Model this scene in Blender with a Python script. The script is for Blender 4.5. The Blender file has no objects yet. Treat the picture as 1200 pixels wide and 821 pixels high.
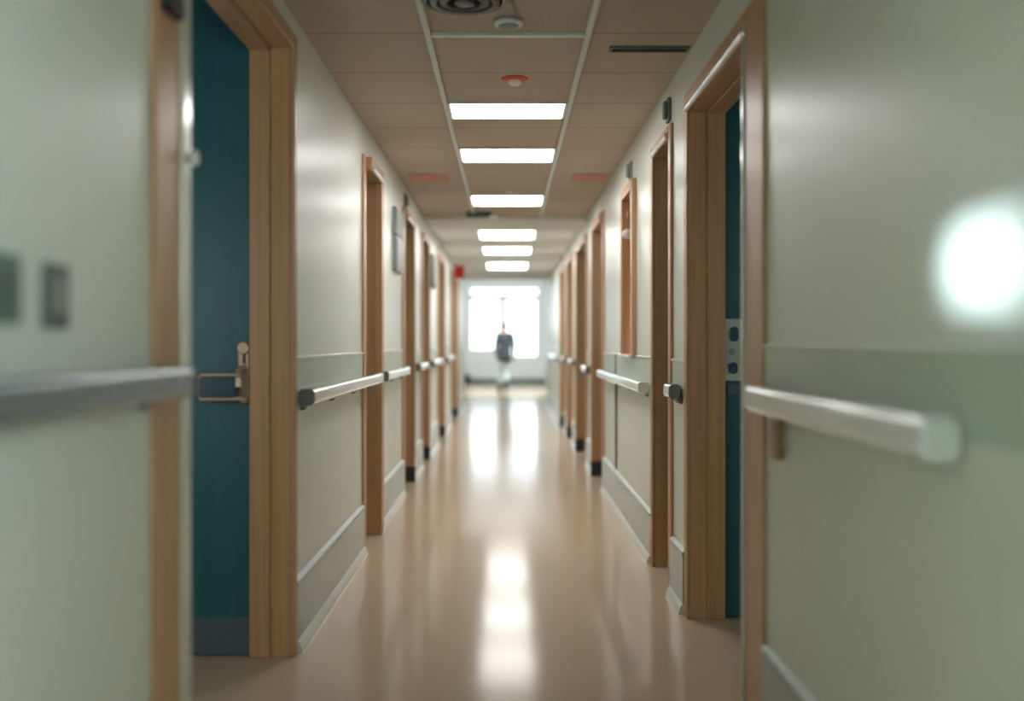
import bpy, bmesh, math, random
from mathutils import Vector, Matrix
random.seed(7)
C = bpy.context.scene.collection
SC = bpy.context.scene
PI = math.pi
XL, XR = -0.80, 0.768          # corridor wall faces
TH = 0.15                     # wall thickness
CEIL = 2.385
YB, YE = -2.6, 19.2            # corridor back and end
CAMZ = 1.16

# ------------------------------------------------------------------ materials
def lin(r, g, b):
    f = lambda c: (c/255/12.92) if c/255 <= .04045 else ((c/255+.055)/1.055)**2.4
    return (f(r), f(g), f(b), 1)

def new_mat(name):
    m = bpy.data.materials.new(name); m.use_nodes = True
    nt = m.node_tree
    return m, nt, nt.nodes['Principled BSDF']

def N(nt, typ, **kw):
    n = nt.nodes.new(typ)
    for k, v in kw.items():
        if k in n.inputs: n.inputs[k].default_value = v
        else: setattr(n, k, v)
    return n

def mat(name, col, rough=.5, metal=0, spec=.5, coat=0, var=.06, scale=(8, 8, 8), bump=0, emit=None):
    """painted / metal surface with a little procedural variation"""
    m, nt, p = new_mat(name)
    p.inputs['Roughness'].default_value = rough
    p.inputs['Metallic'].default_value = metal
    p.inputs['Specular IOR Level'].default_value = spec
    p.inputs['Coat Weight'].default_value = coat
    tc = N(nt, 'ShaderNodeTexCoord'); mp = N(nt, 'ShaderNodeMapping'); mp.inputs['Scale'].default_value = scale
    nz = N(nt, 'ShaderNodeTexNoise', Scale=1.0, Detail=4.0)
    nt.links.new(tc.outputs['Object'], mp.inputs['Vector']); nt.links.new(mp.outputs['Vector'], nz.inputs['Vector'])
    r = N(nt, 'ShaderNodeValToRGB')
    r.color_ramp.elements[0].position = .3; r.color_ramp.elements[1].position = .7
    r.color_ramp.elements[0].color = tuple(c*(1-var) for c in col[:3])+(1,)
    r.color_ramp.elements[1].color = tuple(min(1, c*(1+var)) for c in col[:3])+(1,)
    nt.links.new(nz.outputs['Fac'], r.inputs['Fac']); nt.links.new(r.outputs['Color'], p.inputs['Base Color'])
    if bump:
        b = N(nt, 'ShaderNodeBump', Strength=bump, Distance=.01)
        nt.links.new(nz.outputs['Fac'], b.inputs['Height']); nt.links.new(b.outputs['Normal'], p.inputs['Normal'])
    return m

def emit_mat(name, col, strength):
    m, nt, p = new_mat(name)
    p.inputs['Base Color'].default_value = (.8, .8, .8, 1)
    p.inputs['Emission Color'].default_value = col
    p.inputs['Emission Strength'].default_value = strength
    return m

M = {}
M['wall'] = mat('wall_vinyl', lin(221, 225, 217), rough=.33, spec=.5, var=.02, scale=(70, 70, .25), bump=.05)
M['end_wall'] = mat('end_wall_paint', lin(214, 218, 216), rough=.6, var=.02)
M['dado'] = mat('dado_vinyl', lin(186, 200, 186), rough=.28, var=.02, scale=(40, 40, .4))
M['dado_edge'] = mat('dado_edge_strip', lin(225, 230, 226), rough=.2, var=.02)
M['base'] = mat('baseboard_vinyl', lin(170, 182, 180), rough=.22, var=.03, scale=(2, 2, 20))
M['base_strip'] = mat('baseboard_bead', lin(228, 232, 230), rough=.2, var=.02)
M['wood'] = mat('oak_veneer', lin(192, 149, 109), rough=.36, var=.13, scale=(45, 45, 1.2), bump=.02)
M['wood_dark'] = mat('oak_veneer_panel', lin(160, 122, 86), rough=.45, var=.14, scale=(45, 45, 1.0), bump=.02)
M['teal'] = mat('teal_door_laminate', lin(46, 98, 106), rough=.42, var=.05, scale=(30, 30, 1))
M['kick'] = mat('kick_plate_laminate', lin(88, 102, 112), rough=.4, var=.04)
M['steel'] = mat('brushed_steel', lin(205, 208, 208), rough=.22, metal=.85, var=.04, scale=(60, 1.5, 60))
M['rail'] = mat('handrail_vinyl', lin(236, 242, 244), rough=.18, metal=.25, coat=.4, var=.03, scale=(60, 1, 60))
M['rail_grey'] = mat('handrail_grey', lin(150, 162, 168), rough=.25, metal=.6, var=.03, scale=(60, 1, 60))  # darker and more metallic than the other handrails
M['rail_dark'] = mat('handrail_end_grey', lin(120, 124, 120), rough=.35, metal=.4, var=.03)
M['pale_strip'] = mat('casing_edge_strip', lin(215, 215, 208), rough=.2, metal=.3, var=.02)  # pale, slightly metallic strips along casing and header edges
M['bronze'] = mat('bronze_hardware', lin(206, 178, 152), rough=.32, metal=.4, var=.06)
M['navy'] = mat('dark_blue_paddle', lin(52, 74, 90), rough=.3, metal=.1, var=.05)
M['black'] = mat('dark_rubber', lin(38, 42, 46), rough=.5, var=.08)
M['gap'] = mat('dark_seam', lin(40, 46, 44), rough=.7, var=.05)
M['tbar'] = mat('ceiling_bar_metal', lin(205, 214, 210), rough=.3, metal=.2, var=.02)
M['white'] = mat('white_plastic', lin(232, 234, 232), rough=.3, var=.02)
M['grey'] = mat('grey_plastic', lin(140, 146, 142), rough=.4, var=.04)
M['grey_light'] = mat('light_grey_sheet', lin(164, 172, 164), rough=.5, var=.03)
M['base_lip'] = mat('baseboard_lip', lin(190, 200, 196), rough=.5, var=.02)
M['grey_dark'] = mat('slate_plastic', lin(92, 106, 104), rough=.45, var=.05)
M['green_grey'] = mat('grey_green_plastic', lin(96, 122, 112), rough=.45, var=.05)
M['vent'] = mat('vent_metal', lin(112, 112, 110), rough=.4, metal=.3, var=.04)
M['vent_dark'] = mat('vent_throat', lin(30, 32, 34), rough=.8, var=.05)
M['red'] = mat('red_plastic', lin(214, 40, 42), rough=.35, var=.03)
M['orange'] = mat('orange_red_plastic', lin(222, 92, 62), rough=.4, var=.03)
M['terracotta'] = mat('terracotta_panel', lin(206, 146, 126), rough=.6, var=.04)
M['paper'] = mat('pale_paper', lin(186, 196, 186), rough=.5, var=.04)
M['lamp'] = emit_mat('lamp_diffuser', (1.0, .985, .96, 1), 11)
M['fill_pane'] = emit_mat('fill_pane_glow', (.80, .99, .99, 1), 9.5)  # even glow for the added pane behind the camera
M['plaster'] = mat('plaster_ceiling', lin(232, 232, 230), rough=.7, var=.02)
M['room'] = mat('ward_paint', lin(150, 164, 160), rough=.7, var=.03)
M['winframe'] = mat('window_frame', lin(196, 202, 204), rough=.4, var=.02)
M['skin'] = mat('skin_tone', lin(150, 110, 90), rough=.5, var=.04)
M['hair'] = mat('dark_hair', lin(34, 32, 34), rough=.6, var=.1)
M['jacket'] = mat('dark_jacket_cloth', lin(20, 28, 34), rough=.8, var=.08, scale=(30, 30, 30))
M['trouser'] = mat('pale_trouser_cloth', lin(158, 168, 170), rough=.8, var=.05, scale=(30, 30, 30))
M['shoe'] = mat('dark_shoe', lin(30, 36, 44), rough=.5, var=.06)

def floor_mat():
    m, nt, p = new_mat('polished_vinyl_floor')
    tc = N(nt, 'ShaderNodeTexCoord')
    n1 = N(nt, 'ShaderNodeTexNoise', Scale=260.0, Detail=3.0); n2 = N(nt, 'ShaderNodeTexNoise', Scale=1.3, Detail=4.0)
    nt.links.new(tc.outputs['Object'], n1.inputs['Vector']); nt.links.new(tc.outputs['Object'], n2.inputs['Vector'])
    r = N(nt, 'ShaderNodeValToRGB'); e = r.color_ramp.elements
    e[0].position = .36; e[1].position = .64
    e[0].color = lin(186, 164, 140); e[1].color = lin(210, 188, 164)
    nt.links.new(n1.outputs['Fac'], r.inputs['Fac'])
    mx = N(nt, 'ShaderNodeMix', data_type='RGBA', blend_type='MULTIPLY'); mx.inputs['Factor'].default_value = .25
    nt.links.new(r.outputs['Color'], mx.inputs['A']); nt.links.new(n2.outputs['Color'], mx.inputs['B'])
    nt.links.new(r.outputs['Color'], p.inputs['Base Color'])
    p.inputs['Specular IOR Level'].default_value = .09
    mr = N(nt, 'ShaderNodeMapRange'); mr.inputs['To Min'].default_value = .11; mr.inputs['To Max'].default_value = .16
    nt.links.new(n2.outputs['Fac'], mr.inputs['Value']); nt.links.new(mr.outputs['Result'], p.inputs['Roughness'])
    n3 = N(nt, 'ShaderNodeTexNoise', Scale=38.0, Detail=2.0)
    mp = N(nt, 'ShaderNodeMapping'); mp.inputs['Scale'].default_value = (1, .6, 1)
    nt.links.new(tc.outputs['Object'], mp.inputs['Vector']); nt.links.new(mp.outputs['Vector'], n3.inputs['Vector'])
    b = N(nt, 'ShaderNodeBump', Strength=.035, Distance=.004)
    nt.links.new(n3.outputs['Fac'], b.inputs['Height']); nt.links.new(b.outputs['Normal'], p.inputs['Normal'])
    return m
M['floor'] = floor_mat()

def ceiling_mat():
    """mineral fibre tiles 0.58 m long with thin dark joints, fine speckle"""
    m, nt, p = new_mat('ceiling_tiles')
    p.inputs['Roughness'].default_value = .75
    tc = N(nt, 'ShaderNodeTexCoord'); sp = N(nt, 'ShaderNodeSeparateXYZ')
    nt.links.new(tc.outputs['Object'], sp.inputs['Vector'])
    a = N(nt, 'ShaderNodeMath', operation='ADD'); a.inputs[1].default_value = -4.05+5.9
    d = N(nt, 'ShaderNodeMath', operation='PINGPONG'); d.inputs[1].default_value = .295
    nt.links.new(sp.outputs['Y'], a.inputs[0]); nt.links.new(a.outputs[0], d.inputs[0])
    g = N(nt, 'ShaderNodeMath', operation='LESS_THAN'); g.inputs[1].default_value = .0045
    nt.links.new(d.outputs[0], g.inputs[0])
    nz = N(nt, 'ShaderNodeTexNoise', Scale=150.0, Detail=3.0)
    nt.links.new(tc.outputs['Object'], nz.inputs['Vector'])
    r = N(nt, 'ShaderNodeValToRGB'); e = r.color_ramp.elements
    e[0].position = .3; e[1].position = .7; e[0].color = lin(186, 170, 154); e[1].color = lin(198, 182, 166)
    nt.links.new(nz.outputs['Fac'], r.inputs['Fac'])
    mx = N(nt, 'ShaderNodeMix', data_type='RGBA')
    nt.links.new(g.outputs[0], mx.inputs['Factor']); nt.links.new(r.outputs['Color'], mx.inputs['A'])
    mx.inputs['B'].default_value = lin(128, 116, 104)
    nt.links.new(mx.outputs['Result'], p.inputs['Base Color'])
    return m
M['ceil'] = ceiling_mat()

def glass_mat():
    m = bpy.data.materials.new('window_glass'); m.use_nodes = True; nt = m.node_tree; nt.nodes.clear()
    o = N(nt, 'ShaderNodeOutputMaterial'); t = N(nt, 'ShaderNodeBsdfTransparent'); g = N(nt, 'ShaderNodeBsdfGlossy')
    g.inputs['Roughness'].default_value = .02; t.inputs['Color'].default_value = (.97, .99, .99, 1)
    mx = N(nt, 'ShaderNodeMixShader'); f = N(nt, 'ShaderNodeFresnel', IOR=1.35)
    nt.links.new(f.outputs[0], mx.inputs[0]); nt.links.new(t.outputs[0], mx.inputs[1]); nt.links.new(g.outputs[0], mx.inputs[2])
    nt.links.new(mx.outputs[0], o.inputs['Surface'])
    return m
M['glass'] = glass_mat()

# ------------------------------------------------------------------ mesh helpers
class MB:
    def __init__(s): s.b = bmesh.new()
    def box(s, x0, x1, y0, y1, z0, z1):
        x0, x1 = min(x0, x1), max(x0, x1); y0, y1 = min(y0, y1), max(y0, y1); z0, z1 = min(z0, z1), max(z0, z1)
        v = [s.b.verts.new(p) for p in ((x0,y0,z0),(x1,y0,z0),(x1,y1,z0),(x0,y1,z0),(x0,y0,z1),(x1,y0,z1),(x1,y1,z1),(x0,y1,z1))]
        for f in ((0,3,2,1),(4,5,6,7),(0,1,5,4),(1,2,6,5),(2,3,7,6),(3,0,4,7)): s.b.faces.new([v[i] for i in f])
        return s
    def prism(s, prof, axis, a, b):
        """extrude a 2-D outline along an axis; prof gives the other two coordinates in xyz order"""
        def P(u, v, t):
            return {'x': (t, u, v), 'y': (u, t, v), 'z': (u, v, t)}[axis]
        r0 = [s.b.verts.new(P(u, v, a)) for u, v in prof]; r1 = [s.b.verts.new(P(u, v, b)) for u, v in prof]
        n = len(prof)
        for i in range(n): s.b.faces.new((r0[i], r0[(i+1) % n], r1[(i+1) % n], r1[i]))
        s.b.faces.new(r0[::-1]); s.b.faces.new(r1)
        return s
    def lathe(s, prof, loc, axis='z', n=32):
        """revolve (radius, height) pairs"""
        rings = []
        for r, h in prof:
            ring = []
            for k in range(n):
                a = 2*PI*k/n; c, d = r*math.cos(a), r*math.sin(a)
                p = {'z': (c, d, h), 'y': (c, h, d), 'x': (h, c, d)}[axis]
                ring.append(s.b.verts.new((loc[0]+p[0], loc[1]+p[1], loc[2]+p[2])))
            rings.append(ring)
        for A, B in zip(rings, rings[1:]):
            for k in range(n): s.b.faces.new((A[k], A[(k+1) % n], B[(k+1) % n], B[k]))
        s.b.faces.new(rings[0][::-1]); s.b.faces.new(rings[-1])
        return s
    def tube(s, pts, r, n=12):
        pts = [Vector(p) for p in pts]; rings = []
        for i, p in enumerate(pts):
            t = (pts[min(i+1, len(pts)-1)]-pts[max(i-1, 0)]).normalized()
            u = t.cross(Vector((0, 0, 1)) if abs(t.z) < .9 else Vector((1, 0, 0))).normalized(); w = t.cross(u)
            rings.append([s.b.verts.new(p+r*(math.cos(2*PI*k/n)*u+math.sin(2*PI*k/n)*w)) for k in range(n)])
        for A, B in zip(rings, rings[1:]):
            for k in range(n): s.b.faces.new((A[k], A[(k+1) % n], B[(k+1) % n], B[k]))
        s.b.faces.new(rings[0][::-1]); s.b.faces.new(rings[-1])
        return s
    def build(s, name, m, parent=None, bevel=0, seg=2, smooth=False):
        bmesh.ops.recalc_face_normals(s.b, faces=s.b.faces[:])
        me = bpy.data.meshes.new(name); s.b.to_mesh(me); s.b.free()
        me.materials.append(m if not isinstance(m, str) else M[m])
        if smooth or bevel:
            me.polygons.foreach_set('use_smooth', [True]*len(me.polygons))
            me.set_sharp_from_angle(angle=math.radians(38))
        o = bpy.data.objects.new(name, me); C.objects.link(o)
        if parent is not None:
            o.parent = parent
            if parent.type == 'EMPTY': o.location = -parent.location
        if bevel:
            md = o.modifiers.new('edge', 'BEVEL'); md.width = bevel; md.segments = seg; md.limit_method = 'ANGLE'
            md.harden_normals = True
        return o

def rrect(cx, cy, w, h, r, n=5):
    out = []
    for k, (sx, sy) in enumerate(((1, 1), (-1, 1), (-1, -1), (1, -1))):
        for i in range(n+1):
            a = PI/2*(k+i/n)
            out.append((cx+sx*(w/2-r)+r*math.cos(a), cy+sy*(h/2-r)+r*math.sin(a)))
    return out

def tag(o, label=None, cat=None, group=None, kind=None):
    for k, v in (('label', label), ('category', cat), ('group', group), ('kind', kind)):
        if v: o[k] = v
    return o
def empty(name, loc):
    o = bpy.data.objects.new(name, None); o.empty_display_size = .1; C.objects.link(o); o.location = loc
    return o
def struct(o, label, cat): return tag(o, label, cat, None, 'structure')

def cells(u0, u1, v0, v1, holes):
    """rectangles left of a wall u0..u1 x v0..v1 after cutting the holes"""
    us = sorted({u0, u1, *[h[0] for h in holes], *[h[1] for h in holes]}); vs = sorted({v0, v1, *[h[2] for h in holes], *[h[3] for h in holes]})
    for a, b in zip(us, us[1:]):
        run = None
        for c, d in zip(vs, vs[1:]):
            if any(h[0] <= a and b <= h[1] and h[2] <= c and d <= h[3] for h in holes):
                if run: yield (a, b, *run); run = None
            else: run = (run[0], d) if run else (c, d)
        if run: yield (a, b, *run)

# ------------------------------------------------------------------ doorways: side, clear y0..y1, head z, casings, projection
#   (name, side, y0, y1, head, near casing, far casing, head casing, projection, style)
DOORS = [
 ('door_1', -1, 2.525, 3.785, 2.25, .225, .055, .055, .016, 'open'),
 ('door_2', -1, 5.74, 6.19, 2.13, .10, .11, .075, .045, 'shut'),
 ('door_3', -1, 7.93, 8.57, 2.13, .12, .10, .075, .03, 'shut'),
 ('door_4', -1, 9.62, 10.22, 2.13, .12, .10, .075, .03, 'shut'),
 ('door_5', -1, 11.85, 12.75, 2.13, .12, .10, .075, .03, 'shut'),
 ('door_6', -1, 14.65, 16.2, 2.13, .12, .10, .075, .03, 'shut'),
 ('door_7', 1, 3.24, 4.31, 2.135, .21, .07, .085, .012, 'open'),
 ('door_8', 1, 4.80, 5.31, 2.12, .075, .07, .06, .016, 'shut'),
 ('door_9', 1, 8.14, 8.95, 2.13, .10, .10, .075, .03, 'shut'),
 ('door_10', 1, 9.78, 11.0, 2.13, .10, .10, .075, .03, 'shut'),
 ('door_11', 1, 11.9, 12.65, 2.13, .10, .10, .075, .03, 'shut'),
 ('door_12', 1, 13.5, 14.3, 2.13, .10, .10, .075, .03, 'shut'),
]
W2 = (-1.1, .1, .95, 2.15)            # added glowing window behind the camera, lights the near left wall
NICHE = (6.13, 6.62, 1.09, 2.08)
DL = {
 'door_1': 'wide wood-framed doorway on the left with an open teal door and bronze paddle handle',
 'door_2': 'wood-framed doorway second from the camera on the left wall, past the first long handrail',
 'door_3': 'wood-framed doorway on the left wall just beyond the two grey notice panels',
 'door_4': 'narrow wood-framed doorway on the left wall, fourth from the camera',
 'door_5': 'wood-framed doorway on the left wall beyond the slate notice panel, fifth from the camera',
 'door_6': 'farthest wood-framed doorway on the left wall, beneath the red hanging sign',
 'door_7': 'large wood-framed doorway on the right with teal door and pale lock plate',
 'door_8': 'wood-framed doorway on the right wall between the short rail stub and the wall niche',
 'door_9': 'wood-framed doorway on the right wall, first one past the dark wall seam',
 'door_10': 'wood-framed doorway on the right wall, second one past the dark wall seam',
 'door_11': 'blurred wood-framed doorway on the right wall, third one past the dark wall seam',
 'door_12': 'farthest blurred doorway on the right wall, fourth one past the dark wall seam',
}

# ------------------------------------------------------------------ room shell
def side_wall(side, name, label):
    X = XL if side < 0 else XR
    holes = [(y0-.03, y1+.03, 0, hd+.03) for (n, s, y0, y1, hd, *_r) in DOORS if s == side]
    if side > 0: holes.append((*W2[:2], *W2[2:])); holes.append((NICHE[0]-.02, NICHE[1]+.02, NICHE[2]-.02, NICHE[3]+.02))
    mb = MB()
    for a, b, c, d in cells(YB, YE, 0, CEIL+.1, holes): mb.box(X, X+side*TH, a, b, c, d+(.3 if d > 2.4 else 0))
    struct(mb.build(name, 'wall'), label, 'wall')
side_wall(-1, 'wall_left', 'long pale cream vinyl wall on the left of the corridor')
side_wall(1, 'wall_right', 'long pale cream vinyl wall on the right of the corridor')
LX0, LX1, LY = -1.28, 1.12, 29.6          # lobby
struct(MB().box(LX0-2.2, LX1+2.2, YB-.2, LY+.3, -.12, 0).build('floor', 'floor'), 'glossy tan vinyl corridor floor with bright reflections', 'floor')
struct(MB().box(XL-.02, XR+.02, YB, 9.9, CEIL, CEIL+.1).build('ceiling', 'ceil'), 'beige tiled suspended ceiling over the near corridor', 'ceiling')
struct(MB().box(XL, XR, 9.9, YE, CEIL-.03, CEIL+.1).build('ceiling_far', 'plaster'), 'pale plain ceiling over the far half of the corridor', 'ceiling')
struct(MB().box(LX0-.15, LX1+.15, YE, LY+.15, 3.1, 3.2).build('ceiling_end', 'plaster'), 'high pale ceiling of the lobby at the corridor end', 'ceiling')
struct(MB().box(XL-TH, XR+TH, YB-.15, YB, 0, CEIL+.1).build('wall_back', 'wall'), 'cream wall closing the corridor behind the camera', 'wall')
mb = MB()
mb.box(LX0-.15, XL, YE, YE+.15, 0, 3.1).box(XR, LX1+.15, YE, YE+.15, 0, 3.1).box(XL, XR, YE, YE+.15, CEIL-.03, 3.1)
struct(mb.build('wall_lobby', 'end_wall'), 'pale wall round the corridor mouth at the lobby', 'wall')
struct(MB().box(LX0-.15, LX0, YE+.15, LY, 0, 3.1).build('wall_far_left', 'end_wall'), 'pale left side wall of the lobby', 'wall')
struct(MB().box(LX1, LX1+.15, YE+.15, LY, 0, 3.1).build('wall_far_right', 'end_wall'), 'pale right side wall of the lobby', 'wall')
PANES = [(-1.06, -.19, .96, 2.42), (-.04, .88, .77, 2.42), (-1.06, .92, 2.54, 2.76)]
mb = MB()
for a, b, c, d in cells(LX0-.15, LX1+.15, 0, 3.1, PANES): mb.box(a, b, LY, LY+.15, c, d)
struct(mb.build('wall_far', 'end_wall'), 'pale end wall of the corridor around the bright window', 'wall')
struct(MB().box(LX0, LX1, LY-.025, LY, 0, .15).build('baseboard_far', 'grey_dark'), 'dark grey-green baseboard under the far window', 'baseboard')
w = empty('window_1', (0, LY, .77)); struct(w, 'bright overexposed window of three panes at the corridor end', 'window')
fr = MB()
for (a, b, c, d) in PANES:
    t = .03
    fr.box(a, a+t, LY-.015, LY+.1, c, d).box(b-t, b, LY-.015, LY+.1, c, d).box(a, b, LY-.015, LY+.1, c, c+t).box(a, b, LY-.015, LY+.1, d-t, d)
fr.build('frame', 'winframe', w)
for (a, b, c, d) in PANES: MB().box(a+.03, b-.03, LY+.05, LY+.056, c+.03, d-.03).build('pane', 'glass', w)
w = empty('fill_window', (XR, -.5, W2[2])); struct(w, 'added glowing fill window in the right wall behind the camera', 'window')
a, b, c, d = W2; fr = MB()
fr.box(XR-.015, XR+.1, a, a+.05, c, d).box(XR-.015, XR+.1, b-.05, b, c, d).box(XR-.015, XR+.1, a+.05, b-.05, c, c+.05).box(XR-.015, XR+.1, a+.05, b-.05, d-.05, d)
fr.build('frame', 'winframe', w); MB().box(XR+.06, XR+.07, a+.05, b-.05, c+.05, d-.05).build('pane', 'fill_pane', w)
# rooms behind the two open doors
def room(side, name, y0, y1, label):
    Xa = (XL if side < 0 else XR)+side*TH; Xb = Xa+side*1.5
    mb = MB()
    mb.box(Xb, Xb+side*.1, y0-.1, y1+.1, 0, 2.7).box(Xa, Xb, y0-.1, y0, 0, 2.7).box(Xa, Xb, y1, y1+.1, 0, 2.7).box(Xa, Xb+side*.1, y0-.1, y1+.1, 2.6, 2.7)
    struct(mb.build(name, 'room'), label, 'wall')
room(-1, 'wall_ward_left', 2.2, 4.1, 'dim grey-green walls of the room behind the left doorway')
room(1, 'wall_ward_right', 2.9, 4.6, 'dim grey-green walls of the room behind the right doorway')

# ------------------------------------------------------------------ doorway builder
def doorway(name, s, y0, y1, hd, cn, cf, hh, pr, style):
    X = XL if s < 0 else XR
    root = empty(name, (X, (y0+y1)/2, 0)); struct(root, DL[name], 'doorway')
    xin, xout = X-s*pr, X+s*TH                       # casing face, back of the jamb
    MB().box(X+s*.001, xout, y0-.03, y0, 0, hd+.03).build('jamb', 'wood', root, .003)
    MB().box(X+s*.001, xout, y1, y1+.03, 0, hd+.03).build('jamb', 'wood', root, .003)
    MB().box(X+s*.001, xout, y0, y1, hd, hd+.03).build('head_jamb', 'wood', root, .003)
    st = .012                                         # door stops, the inner half of the reveal
    MB().box(X+s*.075, xout, y1-st, y1, 0, hd).build('door_stop', 'wood', root, .003)
    MB().box(X+s*.075, xout, y0, y0+st, 0, hd).build('door_stop', 'wood', root, .003)
    MB().box(X+s*.075, xout, y0+st, y1-st, hd-st, hd).build('door_stop', 'wood', root, .003)
    MB().box(X-s*min(pr, .014), X+s*.001, y0-cn, y0, 0, hd+hh).build('casing', 'wood', root, .005, 3)
    MB().box(xin, X+s*.001, y1, y1+cf, 0, hd+hh).build('casing', 'wood', root, .005, 3)
    MB().box(xin, X+s*.001, y0, y1, hd, hd+hh).build('head_casing', 'wood', root, .005, 3)
    if name in ('door_2', 'door_7', 'door_8', 'door_3'):
        pf = [(xin-s*.014*math.cos(a), hd+.012+.016*math.sin(a)) for a in [PI*(-.5+k/10) for k in range(11)]] + [(xin+s*.004, hd+.028), (xin+s*.004, hd-.004)]
        tag(MB().prism(pf, 'y', y0, y1).build('edge_strip', 'pale_strip', root, smooth=True), 'bright rounded strip')
    if style == 'shut':
        lf = MB().box(xout-s*.05, xout-s*.005, y0+st, y1-st, .008, hd-st).build('leaf', 'teal', root, .003)
        hx, hy, hz = xout-s*.05, y0+st+.09, 1.0
        h = MB().box(hx, hx-s*.008, hy-.025, hy+.025, hz-.1, hz+.1).tube([(hx, hy, hz), (hx-s*.05, hy, hz), (hx-s*.055, hy+.02, hz), (hx-s*.055, hy+.13, hz)], .009)
        tag(h.build('lever_handle', 'steel', lf, .002), 'steel lever handle')
        tag(MB().box(xin-s*.006, X+s*.06, y1-.022, y1+.012, 0, .13).build('plinth_block', 'black', root, .004), 'dark foot of the frame') if name != 'door_2' and name != 'door_8' else None
    return root, X, xin, xout
D = {d[0]: doorway(*d) for d in DOORS}
# dark stop at the foot of the second left frame
r = D['door_2'][0]
tag(MB().box(XL-.085, XL-.055, 6.155, 6.19, 0, .135).build('plinth_block', 'black', r, .004), 'dark foot of the frame')

# first left door: leaf standing open, seen face on
r, X, xin, xout = D['door_1']
lf = MB().box(xout-.004, xout-.94, 3.802, 3.847, .006, 2.235).build('leaf', 'teal', r)
tag(MB().box(xout-.004, xout-.94, 3.802, 3.847, 2.2352, 2.52).build('over_panel', 'teal', r), 'fixed teal panel above the leaf')
tag(MB().box(xout-.004, xout-.94, 3.796, 3.802, .006, .142).build('kick_plate', 'kick', lf, .001), 'grey kick plate along the bottom')
h = MB()                                    # vertical oval escutcheon
hy = 3.802
pl = [(x, z) for x, z in rrect(-0.975, 1.055, .038, .225, .019, 7)]
h.prism(pl, 'y', hy-.012, hy)
tag(h.build('escutcheon', 'bronze', lf, .003, 3), 'bronze oval back plate')
MB().lathe([(.021, -.03), (.023, -.022), (.02, -.012)], (-0.972, hy, 1.142), 'y', 20).build('thumb_turn', 'bronze', lf, .002)
MB().box(-0.976, -0.968, hy-.018, hy-.010, 1.085, 1.12).build('key_slot', 'black', lf)
MB().tube([(-0.978, hy-.008, 1.065), (-0.981, hy-.04, 1.055), (-0.981, hy-.055, 1.03), (-0.981, hy-.055, 1.0)], .017).build('handle_neck', 'bronze', lf, smooth=True)
tag(MB().prism(rrect(-1.057, 1.0, .135, .078, .012), 'y', hy-.07, hy-.03).build('paddle', 'navy', lf, .004), 'dark blue paddle')
MB().tube([(-1.121, hy-.052, 1.043), (-0.975, hy-.052, 1.043)], .0085).build('paddle_rim', 'bronze', lf, smooth=True)
MB().tube([(-1.121, hy-.052, .957), (-0.965, hy-.052, .957)], .0085).build('paddle_rim', 'bronze', lf, smooth=True)
MB().tube([(-1.122, hy-.052, .957), (-1.126, hy-.052, .975), (-1.126, hy-.052, 1.025), (-1.122, hy-.052, 1.043)], .0065).build('paddle_rim', 'bronze', lf, smooth=True)
MB().lathe([(.012, -.035), (.017, -.026), (.017, 0)], (-0.970, hy, .953), 'y', 18).build('lower_knob', 'bronze', lf, smooth=True)
# pale strip along the near casing edge, a white knob and a dark bracket on it
cg = MB().box(xin+.006, xin-.02, 2.468, 2.529, .0, 2.3).build('casing_edge_strip', 'pale_strip', r, .006, 3)
tag(cg, 'pale strip on the casing edge')
kn = MB().lathe([(.01, 0), (.011, .006), (.018, .01), (.02, .016), (.016, .023), (.006, .026)], (-.782, 2.515, 1.163+.452), 'x', 20)
tag(kn.build('coat_knob', 'white', r, smooth=True), 'white round knob')
tag(MB().prism(rrect(2.37, 1.945, .11, .05, .012), 'x', xin, xin+.022).build('bracket', 'black', r, .003), 'dark bracket near the frame top')

# first right door: leaf with a lock plate
r, X, xin, xout = D['door_7']
lf = MB().box(xout-.022, xout+.85, 4.326, 4.371, .006, 2.12).build('leaf', 'teal', r)
tag(MB().box(xout-.022, xout+.85, 4.326, 4.371, 2.1202, 2.4).build('over_panel', 'teal', r), 'fixed teal panel above the leaf')
hy = 4.326
lp = MB().prism(rrect(.962, 1.132, .094, .262, .008), 'y', hy-.012, hy).build('lock_plate', 'paper', lf, .003)
tag(lp, 'pale grey lock plate')
MB().prism(rrect(.957, 1.198, .034, .062, .016), 'y', hy-.024, hy-.011).build('keyhole', 'navy', lp, .003)
MB().lathe([(.011, -.028), (.013, -.02), (.013, -.011)], (.949, hy, 1.124), 'y', 18).build('button', 'grey', lp, smooth=True)
MB().prism(rrect(.953, 1.055, .036, .048, .016), 'y', hy-.024, hy-.011).build('keyhole', 'navy', lp, .003)
MB().prism(rrect(.955, .965, .05, .04, .006), 'y', hy-.006, hy).build('strike_plate', 'kick', lf, .002)
MB().box(xin-.006, xin+.02, 3.262, 3.284, 0, 2.14).build('casing_edge_strip', 'pale_strip', r, .005, 3)

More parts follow.
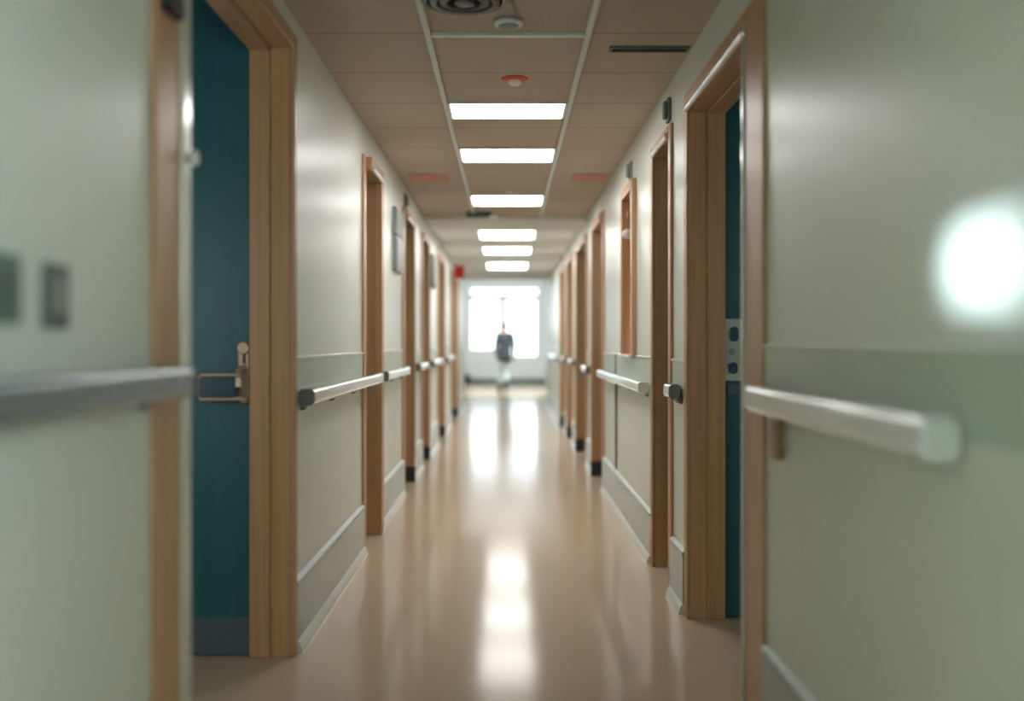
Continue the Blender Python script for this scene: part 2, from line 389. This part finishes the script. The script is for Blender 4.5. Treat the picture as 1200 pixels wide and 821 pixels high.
# ------------------------------------------------------------------ wall niche on the right
y0, y1, z0, z1 = NICHE
n = empty('wall_niche', (XR, (y0+y1)/2, z0))
tag(n, 'tall narrow wood-lined niche in the right wall, ending above the pale dado band', 'niche')
MB().box(XR+.155, XR+.162, y0-.015, y1+.015, z0-.015, z1+.015).build('back_panel', 'wood_dark', n)
for a, b in ((y0-.018, y0), (y1, y1+.018)): MB().box(XR, XR+.155, a, b, z0-.018, z1+.018).build('side_panel', 'wood', n, .002)
MB().box(XR, XR+.155, y0, y1, z1, z1+.018).build('top_panel', 'wood', n, .002)
for a, b in ((y0-.07, y0), (y1, y1+.05)): MB().box(XR-.03, XR, a, b, z0-.02, z1+.06).build('casing', 'wood', n, .004)
MB().box(XR-.03, XR, y0, y1, z1, z1+.06).build('head_casing', 'wood', n, .004)
tag(MB().box(XR-.045, XR+.155, y0-.06, y1+.04, z0-.018, z0).build('sill', 'white', n, .004), 'white sill')
tag(MB().lathe([(.012, -.03), (.03, -.022), (.034, 0), (.03, .02), (.01, .03)], (XR+.005, y1-.045, 1.86), 'y', 20).build('hook', 'white', n, smooth=True), 'white round hook')
MB().prism(rrect(XR+.05, 1.99, .09, .06, .02), 'y', y1-.06, y1).build('roller_box', 'wood_dark', n, .004)

# ------------------------------------------------------------------ baseboards, dado bands, seam
def clear(side, gap=0):
    """wall stretches between the casings"""
    cur = YB; out = []
    for (n_, s, y0, y1, hd, cn, cf, *_r) in sorted([d for d in DOORS if d[1] == side], key=lambda d: d[2]):
        out.append((cur, y0-cn)); cur = y1+cf
    out.append((cur, YE)); return out
SL, SR = clear(-1), clear(1)
for side, segs, nm, lab in ((-1, SL, 'baseboard_left', 'pale grey-blue wall base with white bottom bead along the left wall'), (1, SR, 'baseboard_right', 'pale grey-blue wall base with white bottom bead along the right wall')):
    X = XL if side < 0 else XR
    root = empty(nm, (X, 0, 0)); struct(root, lab, 'baseboard')
    mb, bead, lip = MB(), MB(), MB()
    for a, b in segs:
        a += .002; b -= .002
        mb.box(X, X-side*.016, a, b, .04, .26)
        bead.prism([(X, 0), (X-side*.034, 0), (X-side*.032, .02), (X-side*.022, .038), (X-side*.016, .045), (X, .045)], 'y', a, b)
        lip.prism([(X, .255), (X-side*.02, .255), (X-side*.018, .264), (X, .275)], 'y', a, b)
    mb.build('board', 'base', root, .002)
    tag(bead.build('bottom_bead', 'base_strip', root, smooth=True), 'white bead along the floor'); lip.build('top_lip', 'base_lip', root)
for side, segs, nm, lab in ((-1, SL[1:], 'trim_1', 'pale grey-green dado band with white top edge along the left wall'), (1, SR, 'trim_2', 'pale grey-green dado band with white top edge along the right wall')):
    X = XL if side < 0 else XR
    root = empty(nm, (X, 0, 1.0)); struct(root, lab, 'trim')
    mb, ed = MB(), MB()
    for a, b in segs:
        zt = 1.10 if side < 0 else (1.146 if b < 3.2 else 1.078)
        mb.box(X, X-side*.006, a+.002, b-.002, zt-.15, zt)
        ed.prism([(X, zt), (X-side*.012, zt), (X-side*.012, zt+.008), (X-side*.004, zt+.014), (X, zt+.014)], 'y', a+.002, b-.002)
    mb.build('band', 'dado', root); ed.build('top_edge', 'dado_edge', root, smooth=True)
struct(MB().box(XR-.008, XR, 7.14, 7.2, .28, 1.09).build('trim_3', 'gap'), 'dark vertical seam in the right wall below the dado, beyond the niche', 'trim')

# ------------------------------------------------------------------ handrails
def handrail(side, y0, y1, z, label, m='rail', h=.062, off=.052, cap='rail_dark', bracks=()):
    X = XL if side < 0 else XR
    r = empty('handrail', (X, (y0+y1)/2, z)); tag(r, label, 'handrail', 'handrails along the corridor walls')
    cx = X-side*off
    MB().prism(rrect(cx, z, .040, h, .0195, 6), 'y', y0+.012, y1-.012).build('rail', m, r, .006, 3)
    MB().prism(rrect(X-side*.022, z-.022, .022, .034, .009), 'y', y0+.05, y1-.05).build('retainer', 'rail', r, .002)
    xs = sorted((X-side*.012, X-side*(off+.021)))
    for a, b in ((y0, y0+.02), (y1-.02, y1)):
        pr = rrect((xs[0]+xs[1])/2, z, xs[1]-xs[0], h*1.03, .019, 6)
        tag(MB().prism(pr, 'y', a, b).build('end_cap', cap, r, .006, 3), 'grey end cap' if cap == 'rail_dark' else None)
    for yb in bracks or [y0+.12+(y1-y0-.24)*k/max(1, round((y1-y0)/.8)) for k in range(max(1, round((y1-y0)/.8))+1)]:
        MB().prism([(X, z-.055), (X-side*.012, z-.055), (X-side*.04, z-.02), (X-side*.04, z+.005), (X, z+.01)], 'y', yb-.02, yb+.02).build('bracket', 'rail_dark', r, .002)
    return r
handrail(-1, .6, 2.36, 1.072, 'blurred darker grey handrail on the near left wall, ending at the first door casing', m='rail_grey', h=.072, off=.062)
handrail(-1, 3.87, 6.06, .955, 'sharp bright handrail on the left wall between the first and second doorways')
handrail(-1, 6.32, 7.74, .955, 'short handrail on the left wall below the two grey notice panels')
handrail(-1, 8.7, 9.55, .955, 'short handrail on the left wall between the third and fourth doorways')
handrail(-1, 10.35, 11.7, .955, 'blurred handrail on the left wall between the fourth and fifth doorways')
handrail(-1, 12.9, 14.5, .955, 'farthest blurred handrail on the left wall, before the red sign')
nr = handrail(1, 1.70, 2.97, 1.0, 'bright blurred handrail with free rounded end on the near right wall', off=.06, h=.075, cap='rail', bracks=(1.9, 2.5))
tag(MB().prism(rrect(2.87, .905, .075, .14, .012), 'x', XR-.02, XR).build('bracket_plate', 'wood_dark', nr, .003), 'brownish plate under the rail')
handrail(1, 4.44, 4.61, .95, 'short grey-ended rail stub on the right wall between two close doorways', off=.045)
handrail(1, 5.45, 7.95, .925, 'bright long handrail on the right wall under the wood-lined niche', off=.05, cap='rail')
handrail(1, 9.07, 9.66, .925, 'short dark-ended handrail on the right wall between the first two doorways past the seam')
handrail(1, 11.12, 11.78, .95, 'blurred short handrail on the right wall between the second and third doorways past the seam')
handrail(1, 12.78, 13.38, .95, 'blurred short handrail on the right wall before the farthest right doorway')
handrail(1, 14.45, 17.2, .95, 'farthest blurred handrail on the right wall near the lobby')

# ------------------------------------------------------------------ ceiling fittings
for i, (xa, lab) in enumerate(((-.326, 'left pale metal ceiling bar running along the row of lights'), (.31, 'right pale metal ceiling bar running along the row of lights'))):
    struct(MB().prism([(xa, CEIL), (xa, CEIL-.012), (xa+.004, CEIL-.016), (xa+.02, CEIL-.016), (xa+.024, CEIL-.012), (xa+.024, CEIL)], 'y', YB, 9.9).build('trim_%d' % (4+i), 'tbar'), lab, 'ceiling bar')
struct(MB().prism([(4.035, CEIL), (4.035, CEIL-.014), (4.062, CEIL-.014), (4.062, CEIL)], 'x', -.302, .31).build('trim_6', 'tbar'), 'pale metal cross bar in the ceiling beyond the round vent', 'ceiling bar')

LIGHTS = [(5.35, .36, CEIL), (6.62, .46, CEIL), (8.72, .56, CEIL), (11.2, .8, CEIL-.03), (13.1, .8, CEIL-.03), (15.7, 1.0, CEIL-.03)]
LLAB = ['ceiling light panel nearest the camera, just past the orange-red beacon', 'second ceiling light panel from the camera', 'third ceiling light panel from the camera, by the tiny sprinkler',
        'fourth ceiling light panel, first one in the pale ceiling', 'fifth ceiling light panel from the camera, blurred', 'sixth and farthest ceiling light panel, blurred',]
for (y, ln, z), lab in zip(LIGHTS, LLAB):
    o = empty('ceiling_light', (0.0, y, z)); tag(o, lab, 'ceiling light', 'ceiling light panels in the corridor')
    x0, x1 = -.302, .308
    f = MB(); t = .014
    f.box(x0, x1, y-ln/2, y-ln/2+t, z-.016, z).box(x0, x1, y+ln/2-t, y+ln/2, z-.016, z).box(x0, x0+t, y-ln/2+t, y+ln/2-t, z-.016, z).box(x1-t, x1, y-ln/2+t, y+ln/2-t, z-.016, z)
    f.build('frame', 'white', o, .002)
    MB().prism(rrect((x0+x1)/2, y, x1-x0-2*t, ln-2*t, .01), 'z', z-.012, z-.002).build('diffuser', 'lamp', o)

v = empty('ceiling_air_diffuser', (-.15, 3.62, CEIL)); tag(v, 'round grey ceiling air diffuser at the top edge of the picture', 'vent')
MB().lathe([(.16, 0), (.16, -.012), (.15, -.02), (.135, -.02), (.135, 0)], (-.15, 3.62, CEIL), n=48).build('outer_ring', 'vent', v, smooth=True)
MB().lathe([(.134, -.001), (.134, -.004), (.001, -.004)], (-.15, 3.62, CEIL), n=48).build('throat', 'vent_dark', v)
for r0 in (.105, .07):
    MB().lathe([(r0+.012, -.004), (r0+.018, -.024), (r0, -.03), (r0-.008, -.026), (r0-.004, -.004)], (-.15, 3.62, CEIL), n=48).build('cone_ring', 'vent', v, smooth=True)
MB().lathe([(.034, -.004), (.034, -.026), (.02, -.032), (.001, -.032)], (-.15, 3.62, CEIL), n=32).build('centre_cone', 'vent', v, smooth=True)

s = empty('smoke_detector', (.006, 3.88, CEIL)); tag(s, 'white disc smoke detector at the end of a thin cable, beside the round vent', 'smoke detector')
P = (.006, 3.88, CEIL)
MB().lathe([(.03, 0), (.03, -.008), (.001, -.008)], P).build('mount', 'white', s, smooth=True)
MB().lathe([(.03, -.008), (.052, -.010), (.056, -.016), (.05, -.022), (.04, -.023)], P).build('body', 'white', s, smooth=True)
MB().lathe([(.04, -.022), (.036, -.030), (.024, -.034), (.001, -.035)], P).build('lower_cap', 'grey', s, smooth=True)
cb = MB().tube([(.03, 3.815, CEIL-.006), (.029, 3.79, CEIL-.006), (.026, 3.75, CEIL-.006), (.02, 3.66, CEIL-.006)], .004, 8)
tag(cb.build('ceiling_cable', 'grey', None, smooth=True), 'thin grey cable along the ceiling leading to the white smoke detector', 'cable')

b = empty('ceiling_alarm_beacon', (.036, 4.74, CEIL)); tag(b, 'orange-red round beacon with white centre on the ceiling tile before the nearest light', 'alarm beacon')
MB().lathe([(.062, 0), (.062, -.006), (.05, -.012), (.03, -.012)], (.036, 4.74, CEIL)).build('base', 'orange', b, smooth=True)
MB().lathe([(.03, -.012), (.03, -.022), (.02, -.03), (.001, -.033)], (.036, 4.74, CEIL)).build('lens', 'white', b, smooth=True)

v = empty('slot_vent', (.59, 4.25, CEIL)); tag(v, 'thin dark slot vent in the right-hand ceiling tiles', 'vent')
MB().prism(rrect(.59, 4.25, .335, .06, .006), 'z', CEIL-.01, CEIL).build('frame', 'vent', v, .002)
MB().box(.436, .744, 4.23, 4.27, CEIL-.0125, CEIL-.006).build('slot', 'vent_dark', v)
for x0, x1, lab in ((-.725, -.44, 'terracotta red ceiling marker left of the light row'), (.485, .755, 'terracotta red ceiling marker right of the light row')):
    o = MB().prism(rrect((x0+x1)/2, 7.58, x1-x0, .34, .02), 'z', CEIL-.008, CEIL).build('ceiling_marker', 'terracotta', None, .002)
    tag(o, lab, 'ceiling marker', 'red markers on the ceiling')
sp = empty('ceiling_sprinkler', (.02, 8.26, CEIL)); tag(sp, 'tiny white sprinkler head before the third ceiling light', 'sprinkler')
MB().lathe([(.03, 0), (.03, -.006), (.012, -.01), (.008, -.03), (.02, -.034), (.02, -.038), (.001, -.04)], (.02, 8.26, CEIL), n=20).build('head', 'white', sp, smooth=True)
sn = empty('ceiling_motion_sensor', (-.24, 9.6, CEIL)); tag(sn, 'dark flat ceiling sensor with white tip at the edge of the tiled ceiling', 'sensor')
MB().prism(rrect(-.26, 9.6, .24, .12, .03), 'z', CEIL-.045, CEIL).build('housing', 'grey_dark', sn, .006)
MB().lathe([(.04, -.02), (.045, -.04), (.03, -.065), (.001, -.07)], (-.13, 9.58, CEIL), n=20).build('tip', 'white', sn, smooth=True)

# ------------------------------------------------------------------ wall fittings
def switch(y0, y1, z0, z1, m, m2, label):
    o = empty('wall_switch', (XL, (y0+y1)/2, (z0+z1)/2)); tag(o, label, 'switch', 'switch plates on the near left wall')
    MB().prism(rrect((y0+y1)/2, (z0+z1)/2, y1-y0, z1-z0, .008), 'x', XL, XL+.01).build('plate', m, o, .003)
    MB().prism(rrect((y0+y1)/2, (z0+z1)/2, (y1-y0)*.5, (z1-z0)*.55, .005), 'x', XL+.008, XL+.015).build('rocker', m2, o, .002)
switch(1.565, 1.668, 1.19, 1.303, 'green_grey', 'grey_dark', 'green-grey blurred switch plate at the picture edge on the near left wall')
switch(1.758, 1.852, 1.185, 1.30, 'grey_dark', 'grey', 'slate-grey blurred switch plate nearer the first left door on the near left wall')

o = empty('notice_panel', (XL, 7.38, 1.67)); tag(o, 'pair of stacked grey notice panels on the left wall before the third doorway', 'notice panel')
for z0, z1, m in ((1.93, 2.12, 'grey_light'), (1.67, 1.92, 'grey')):
    f = MB().prism(rrect(7.38, (z0+z1)/2, .44, z1-z0, .008), 'x', XL, XL+.03).build('frame', 'grey', o, .003)
    tag(MB().prism(rrect(7.38, (z0+z1)/2, .38, z1-z0-.05, .004), 'x', XL+.028, XL+.034).build('sheet', m, f), 'light grey sheet' if m == 'grey_light' else 'grey sheet')
o = empty('notice_panel', (XL, 10.85, 1.75)); tag(o, 'slate notice panel on the left wall before the fifth doorway', 'notice panel')
f = MB().prism(rrect(10.85, 1.92, .5, .34, .01), 'x', XL, XL+.035).build('frame', 'grey_dark', o, .003)
MB().prism(rrect(10.85, 1.92, .43, .27, .005), 'x', XL+.033, XL+.038).build('sheet', 'green_grey', f)

def call_light(side, y, z, label, m='grey'):
    X = XL if side < 0 else XR
    o = empty('call_light', (X, y, z)); tag(o, label, 'call light', 'call lights above doorways')
    MB().prism(rrect(y, z, .085, .11, .01), 'x', X, X-side*.015).build('base', m, o, .003)
    MB().prism(rrect(y, z, .06, .085, .02), 'x', X-side*.014, X-side*.035).build('lens', m, o, .012, 3)
call_light(-1, 7.98, 2.27, 'grey call light above the third left doorway, beyond the notice panels')
call_light(1, 4.82, 2.255, 'small dark call light high above the doorway beside the rail stub', 'grey_dark')
call_light(1, 6.3, 2.22, 'grey call light above the wood-lined niche')

g = empty('hanging_sign', (-.70, 15, CEIL-.03)); tag(g, 'small red sign hanging from the pale ceiling near the far left doorway', 'sign')
MB().prism(rrect(-.70, 2.205, .15, .19, .008), 'y', 14.975, 15.025).build('panel', 'red', g, .003)
MB().box(-.745, -.735, 14.99, 15.01, 2.298, CEIL-.03).build('hanger', 'grey', g); MB().box(-.665, -.655, 14.99, 15.01, 2.298, CEIL-.03).build('hanger', 'grey', g)

bx = empty('waste_bin', (-1.14, 29.35, 0)); tag(bx, 'small dark bin on the floor at the left end under the far window', 'bin')
MB().prism([(-1.23, 0), (-1.06, 0), (-1.05, .24), (-1.24, .24)], 'y', 29.25, 29.45).build('body', 'black', bx, .01)
MB().box(-1.245, -1.045, 29.24, 29.46, .24, .265).build('rim', 'black', bx, .006)

# ------------------------------------------------------------------ person
def skin_mesh(name, chains, m, parent, loc, sub=2):
    """chains: list of [(x,y,z,rx[,ry])...]; the first point of later chains may repeat an earlier one to branch there"""
    verts, rad, edges, idx = [], [], [], {}
    for ch in chains:
        prev = None
        for p in ch:
            k = tuple(round(c, 4) for c in p[:3])
            if k not in idx:
                idx[k] = len(verts); verts.append(p[:3]); rad.append((p[3], p[4] if len(p) > 4 else p[3]))
            if prev is not None: edges.append((prev, idx[k]))
            prev = idx[k]
    me = bpy.data.meshes.new(name); me.from_pydata(verts, edges, [])
    o = bpy.data.objects.new(name, me); C.objects.link(o)
    md = o.modifiers.new('skin', 'SKIN'); md.use_smooth_shade = True
    for i, sv in enumerate(me.skin_vertices[0].data):
        sv.radius = rad[i]; sv.use_root = (i == 0)
    s2 = o.modifiers.new('sub', 'SUBSURF'); s2.levels = sub; s2.render_levels = sub
    dg = bpy.context.evaluated_depsgraph_get()
    me2 = bpy.data.meshes.new_from_object(o.evaluated_get(dg)); me2.name = name
    bpy.data.objects.remove(o)
    me2.materials.clear(); me2.materials.append(M[m])
    o = bpy.data.objects.new(name, me2); C.objects.link(o)
    if parent is not None: o.parent = parent
    else: o.location = loc
    return o
PX, PY = -.05, 24.0
# walking away from the camera (facing +y); left = -x
hipL, hipR = (-.085, 0, .84), (.085, 0, .84)
kneeL, kneeR = (-.10, .10, .47), (.06, .04, .46)
ankL, ankR = (-.11, .05, .09), (.03, -.20, .14)
body_ch = [
  [(0, 0, .90, .125, .10), (0, .005, 1.05, .115, .09), (0, .01, 1.22, .13, .095), (0, .01, 1.34, .12, .085), (0, .015, 1.42, .06, .055), (0, .02, 1.47, .05, .05), (0, .03, 1.53, .07, .085), (0, .035, 1.59, .075, .09), (0, .03, 1.645, .045, .055)],
  [(0, 0, .90), (*hipL, .085), (*kneeL, .056), (-.105, .075, .30, .052), (*ankL, .036), (-.115, .13, .04, .034), (-.12, .20, .03, .026)],
  [(0, 0, .90), (*hipR, .085), (*kneeR, .056), (.045, -.07, .32, .052), (*ankR, .036), (.03, -.14, .06, .034), (.03, -.08, .03, .026)],
  [(0, .01, 1.34), (-.17, .01, 1.36, .055), (-.205, -.02, 1.10, .04), (-.20, .03, .88, .027), (-.198, .045, .82, .03, .02)],
  [(0, .01, 1.34), (.17, .01, 1.36, .055), (.21, .0, 1.10, .04), (.215, .08, .88, .027), (.215, .10, .82, .03, .02)],
]
for s_, hx, hy_, hz_ in ((-1, -.198, .045, .82), (1, .215, .10, .82)):
    for k in range(4):
        oy = (k-1.5)*.017; L = (.062, .075, .07, .055)[k]
        body_ch.append([(hx, hy_, hz_), (hx, hy_+oy, hz_-.045, .009), (hx-s_*.006, hy_+oy*1.1, hz_-.045-L*.5, .0085), (hx-s_*.02, hy_+oy*1.1+.004, hz_-.045-L, .007)])
    body_ch.append([(hx, hy_, hz_), (hx-s_*.012, hy_+.032, hz_-.02, .010), (hx-s_*.018, hy_+.044, hz_-.055, .0085)])
body = skin_mesh('person', body_ch, 'skin', None, (PX, PY, 0))
body.location = (PX, PY, 0)
tag(body, 'person in dark slate jacket, pale trousers and dark boots walking toward the far window', 'person')
# face (turned away): nose, mouth, eyes, ears are shaped on the head
MB().lathe([(.004, .0), (.012, .006), (.010, .03), (.003, .05)], (0, .118, 1.545), 'z', 10).build('nose', 'skin', body, smooth=True).location = (0, 0, 0)
for sx in (-1, 1):
    MB().lathe([(.002, -.006), (.016, -.004), (.02, 0), (.014, .006), (.002, .008)], (sx*.078, .03, 1.555), 'x', 12).build('ear', 'skin', body, smooth=True).location = (0, 0, 0)
    MB().lathe([(.002, -.004), (.01, -.003), (.011, 0), (.002, .006)], (sx*.03, .112, 1.58), 'y', 12).build('eye', 'white', body, smooth=True).location = (0, 0, 0)
MB().tube([(-.022, .112, 1.518), (0, .118, 1.516), (.022, .112, 1.518)], .004, 8).build('mouth', 'red', body, smooth=True).location = (0, 0, 0)
skin_mesh('hair', [[(0, -.005, 1.47, .052, .045), (0, -.008, 1.52, .07, .06), (0, .005, 1.57, .082, .08), (0, .015, 1.615, .078, .082), (0, .02, 1.655, .05, .06)]], 'hair', body, None)
skin_mesh('jacket', [
  [(0, 0, .72, .215, .165), (0, 0, .80, .20, .16), (0, .0, .92, .175, .135), (0, .01, 1.10, .16, .115), (0, .01, 1.26, .165, .115), (0, .01, 1.36, .13, .095), (0, .015, 1.42, .068, .064)],
  [(0, .01, 1.36), (-.165, .01, 1.365, .07), (-.207, -.02, 1.10, .056), (-.20, .028, .90, .042)],
  [(0, .01, 1.36), (.165, .01, 1.365, .07), (.212, .0, 1.10, .056), (.215, .075, .90, .042)]], 'jacket', body, None)
skin_mesh('trousers', [
  [(0, 0, .93, .135, .108), (0, 0, .86, .135, .11)],
  [(0, 0, .86), (-.08, 0, .78, .085), (*kneeL, .072), (-.105, .075, .28, .062), (-.11, .055, .12, .055)],
  [(0, 0, .86), (.08, 0, .78, .085), (*kneeR, .072), (.045, -.07, .32, .062), (.032, -.185, .17, .055)]], 'trouser', body, None)
skin_mesh('boot', [[(-.108, .02, .055, .05), (-.113, .12, .045, .046, .044), (-.12, .21, .036, .04, .035)], [(-.108, .02, .055), (-.11, .045, .14, .06), (-.106, .07, .26, .072)]], 'shoe', body, None)
skin_mesh('boot', [[(.03, -.215, .095, .045), (.03, -.13, .055, .046, .044), (.03, -.05, .04, .042, .036)], [(.03, -.215, .095), (.032, -.19, .17, .06), (.042, -.10, .29, .072)]], 'shoe', body, None)

# ------------------------------------------------------------------ daylight and added fill lamps
W = bpy.data.worlds.new('sky'); SC.world = W; W.use_nodes = True
bg = W.node_tree.nodes['Background']; bg.inputs['Color'].default_value = (.86, .95, 1, 1); bg.inputs['Strength'].default_value = 3.0
def area(name, loc, target, sx, sy, power, col, spread=180, portal=False):
    l = bpy.data.lights.new(name, 'AREA'); l.shape = 'RECTANGLE'; l.size = sx; l.size_y = sy; l.energy = power; l.color = col; l.spread = math.radians(spread)
    o = bpy.data.objects.new(name, l); C.objects.link(o); o.location = loc
    o.rotation_euler = (Vector(target)-Vector(loc)).to_track_quat('-Z', 'Y').to_euler()
    if portal: l.cycles.is_portal = True
    return o
area('window_daylight', (-.08, LY+.16, 1.75), (-.08, 0, 1.75), 2.1, 2.0, 1, (1, 1, 1), portal=True)
# added unseen lamp in the ward throws the bright patch onto the right wall
area('added_patch_lamp', (-1.95, 3.5, 1.42), (XR, 1.655, 1.29), .2, .035, .2, (.74, .92, 1.0), spread=4)
area('ward_fill_left', (-1.75, 2.25, 1.25), (-1.3, 3.8, 1.05), .8, .9, 5, (.9, .98, 1.0))  # added lamp out of view, brightens the left teal leaf
area('ward_fill_right', (1.75, 2.95, 1.25), (1.3, 4.3, 1.05), .8, .9, 2.5, (.9, .98, 1.0))  # matching added lamp for the right teal leaf
area('lobby_fill_left', (-1.22, 23, 2.3), (.3, 28, .9), 2.5, 1.2, 115, (.93, .98, 1.0))  # added side lamp, hidden past the corridor mouth, brightens the lobby
area('lobby_fill_right', (1.07, 23.5, 2.3), (-.3, 28, .9), 2.5, 1.2, 95, (.93, .98, 1.0))  # second added lobby lamp, on the opposite side

# ------------------------------------------------------------------ camera
cd = bpy.data.cameras.new('camera'); cam = bpy.data.objects.new('camera', cd); C.objects.link(cam)
cam.location = (0, 0, CAMZ); cam.rotation_euler = (PI/2, 0, 0)
cd.sensor_width = 36; cd.lens = 36; cd.shift_x = 6/1200; cd.shift_y = -8.5/1200
cd.clip_start = .05; cd.clip_end = 200
cd.dof.use_dof = True; cd.dof.focus_distance = 4.8; cd.dof.aperture_fstop = .8
SC.camera = cam
vs = SC.view_settings; vs.view_transform = 'Standard'; vs.look = 'None'; vs.gamma = 1; vs.use_curve_mapping = False; vs.exposure = .6
SC.display_settings.display_device = 'sRGB'
cy = SC.cycles
cy.use_denoising = True; cy.max_bounces = 10; cy.diffuse_bounces = 6; cy.glossy_bounces = 6; cy.sample_clamp_indirect = 6; cy.caustics_reflective = False
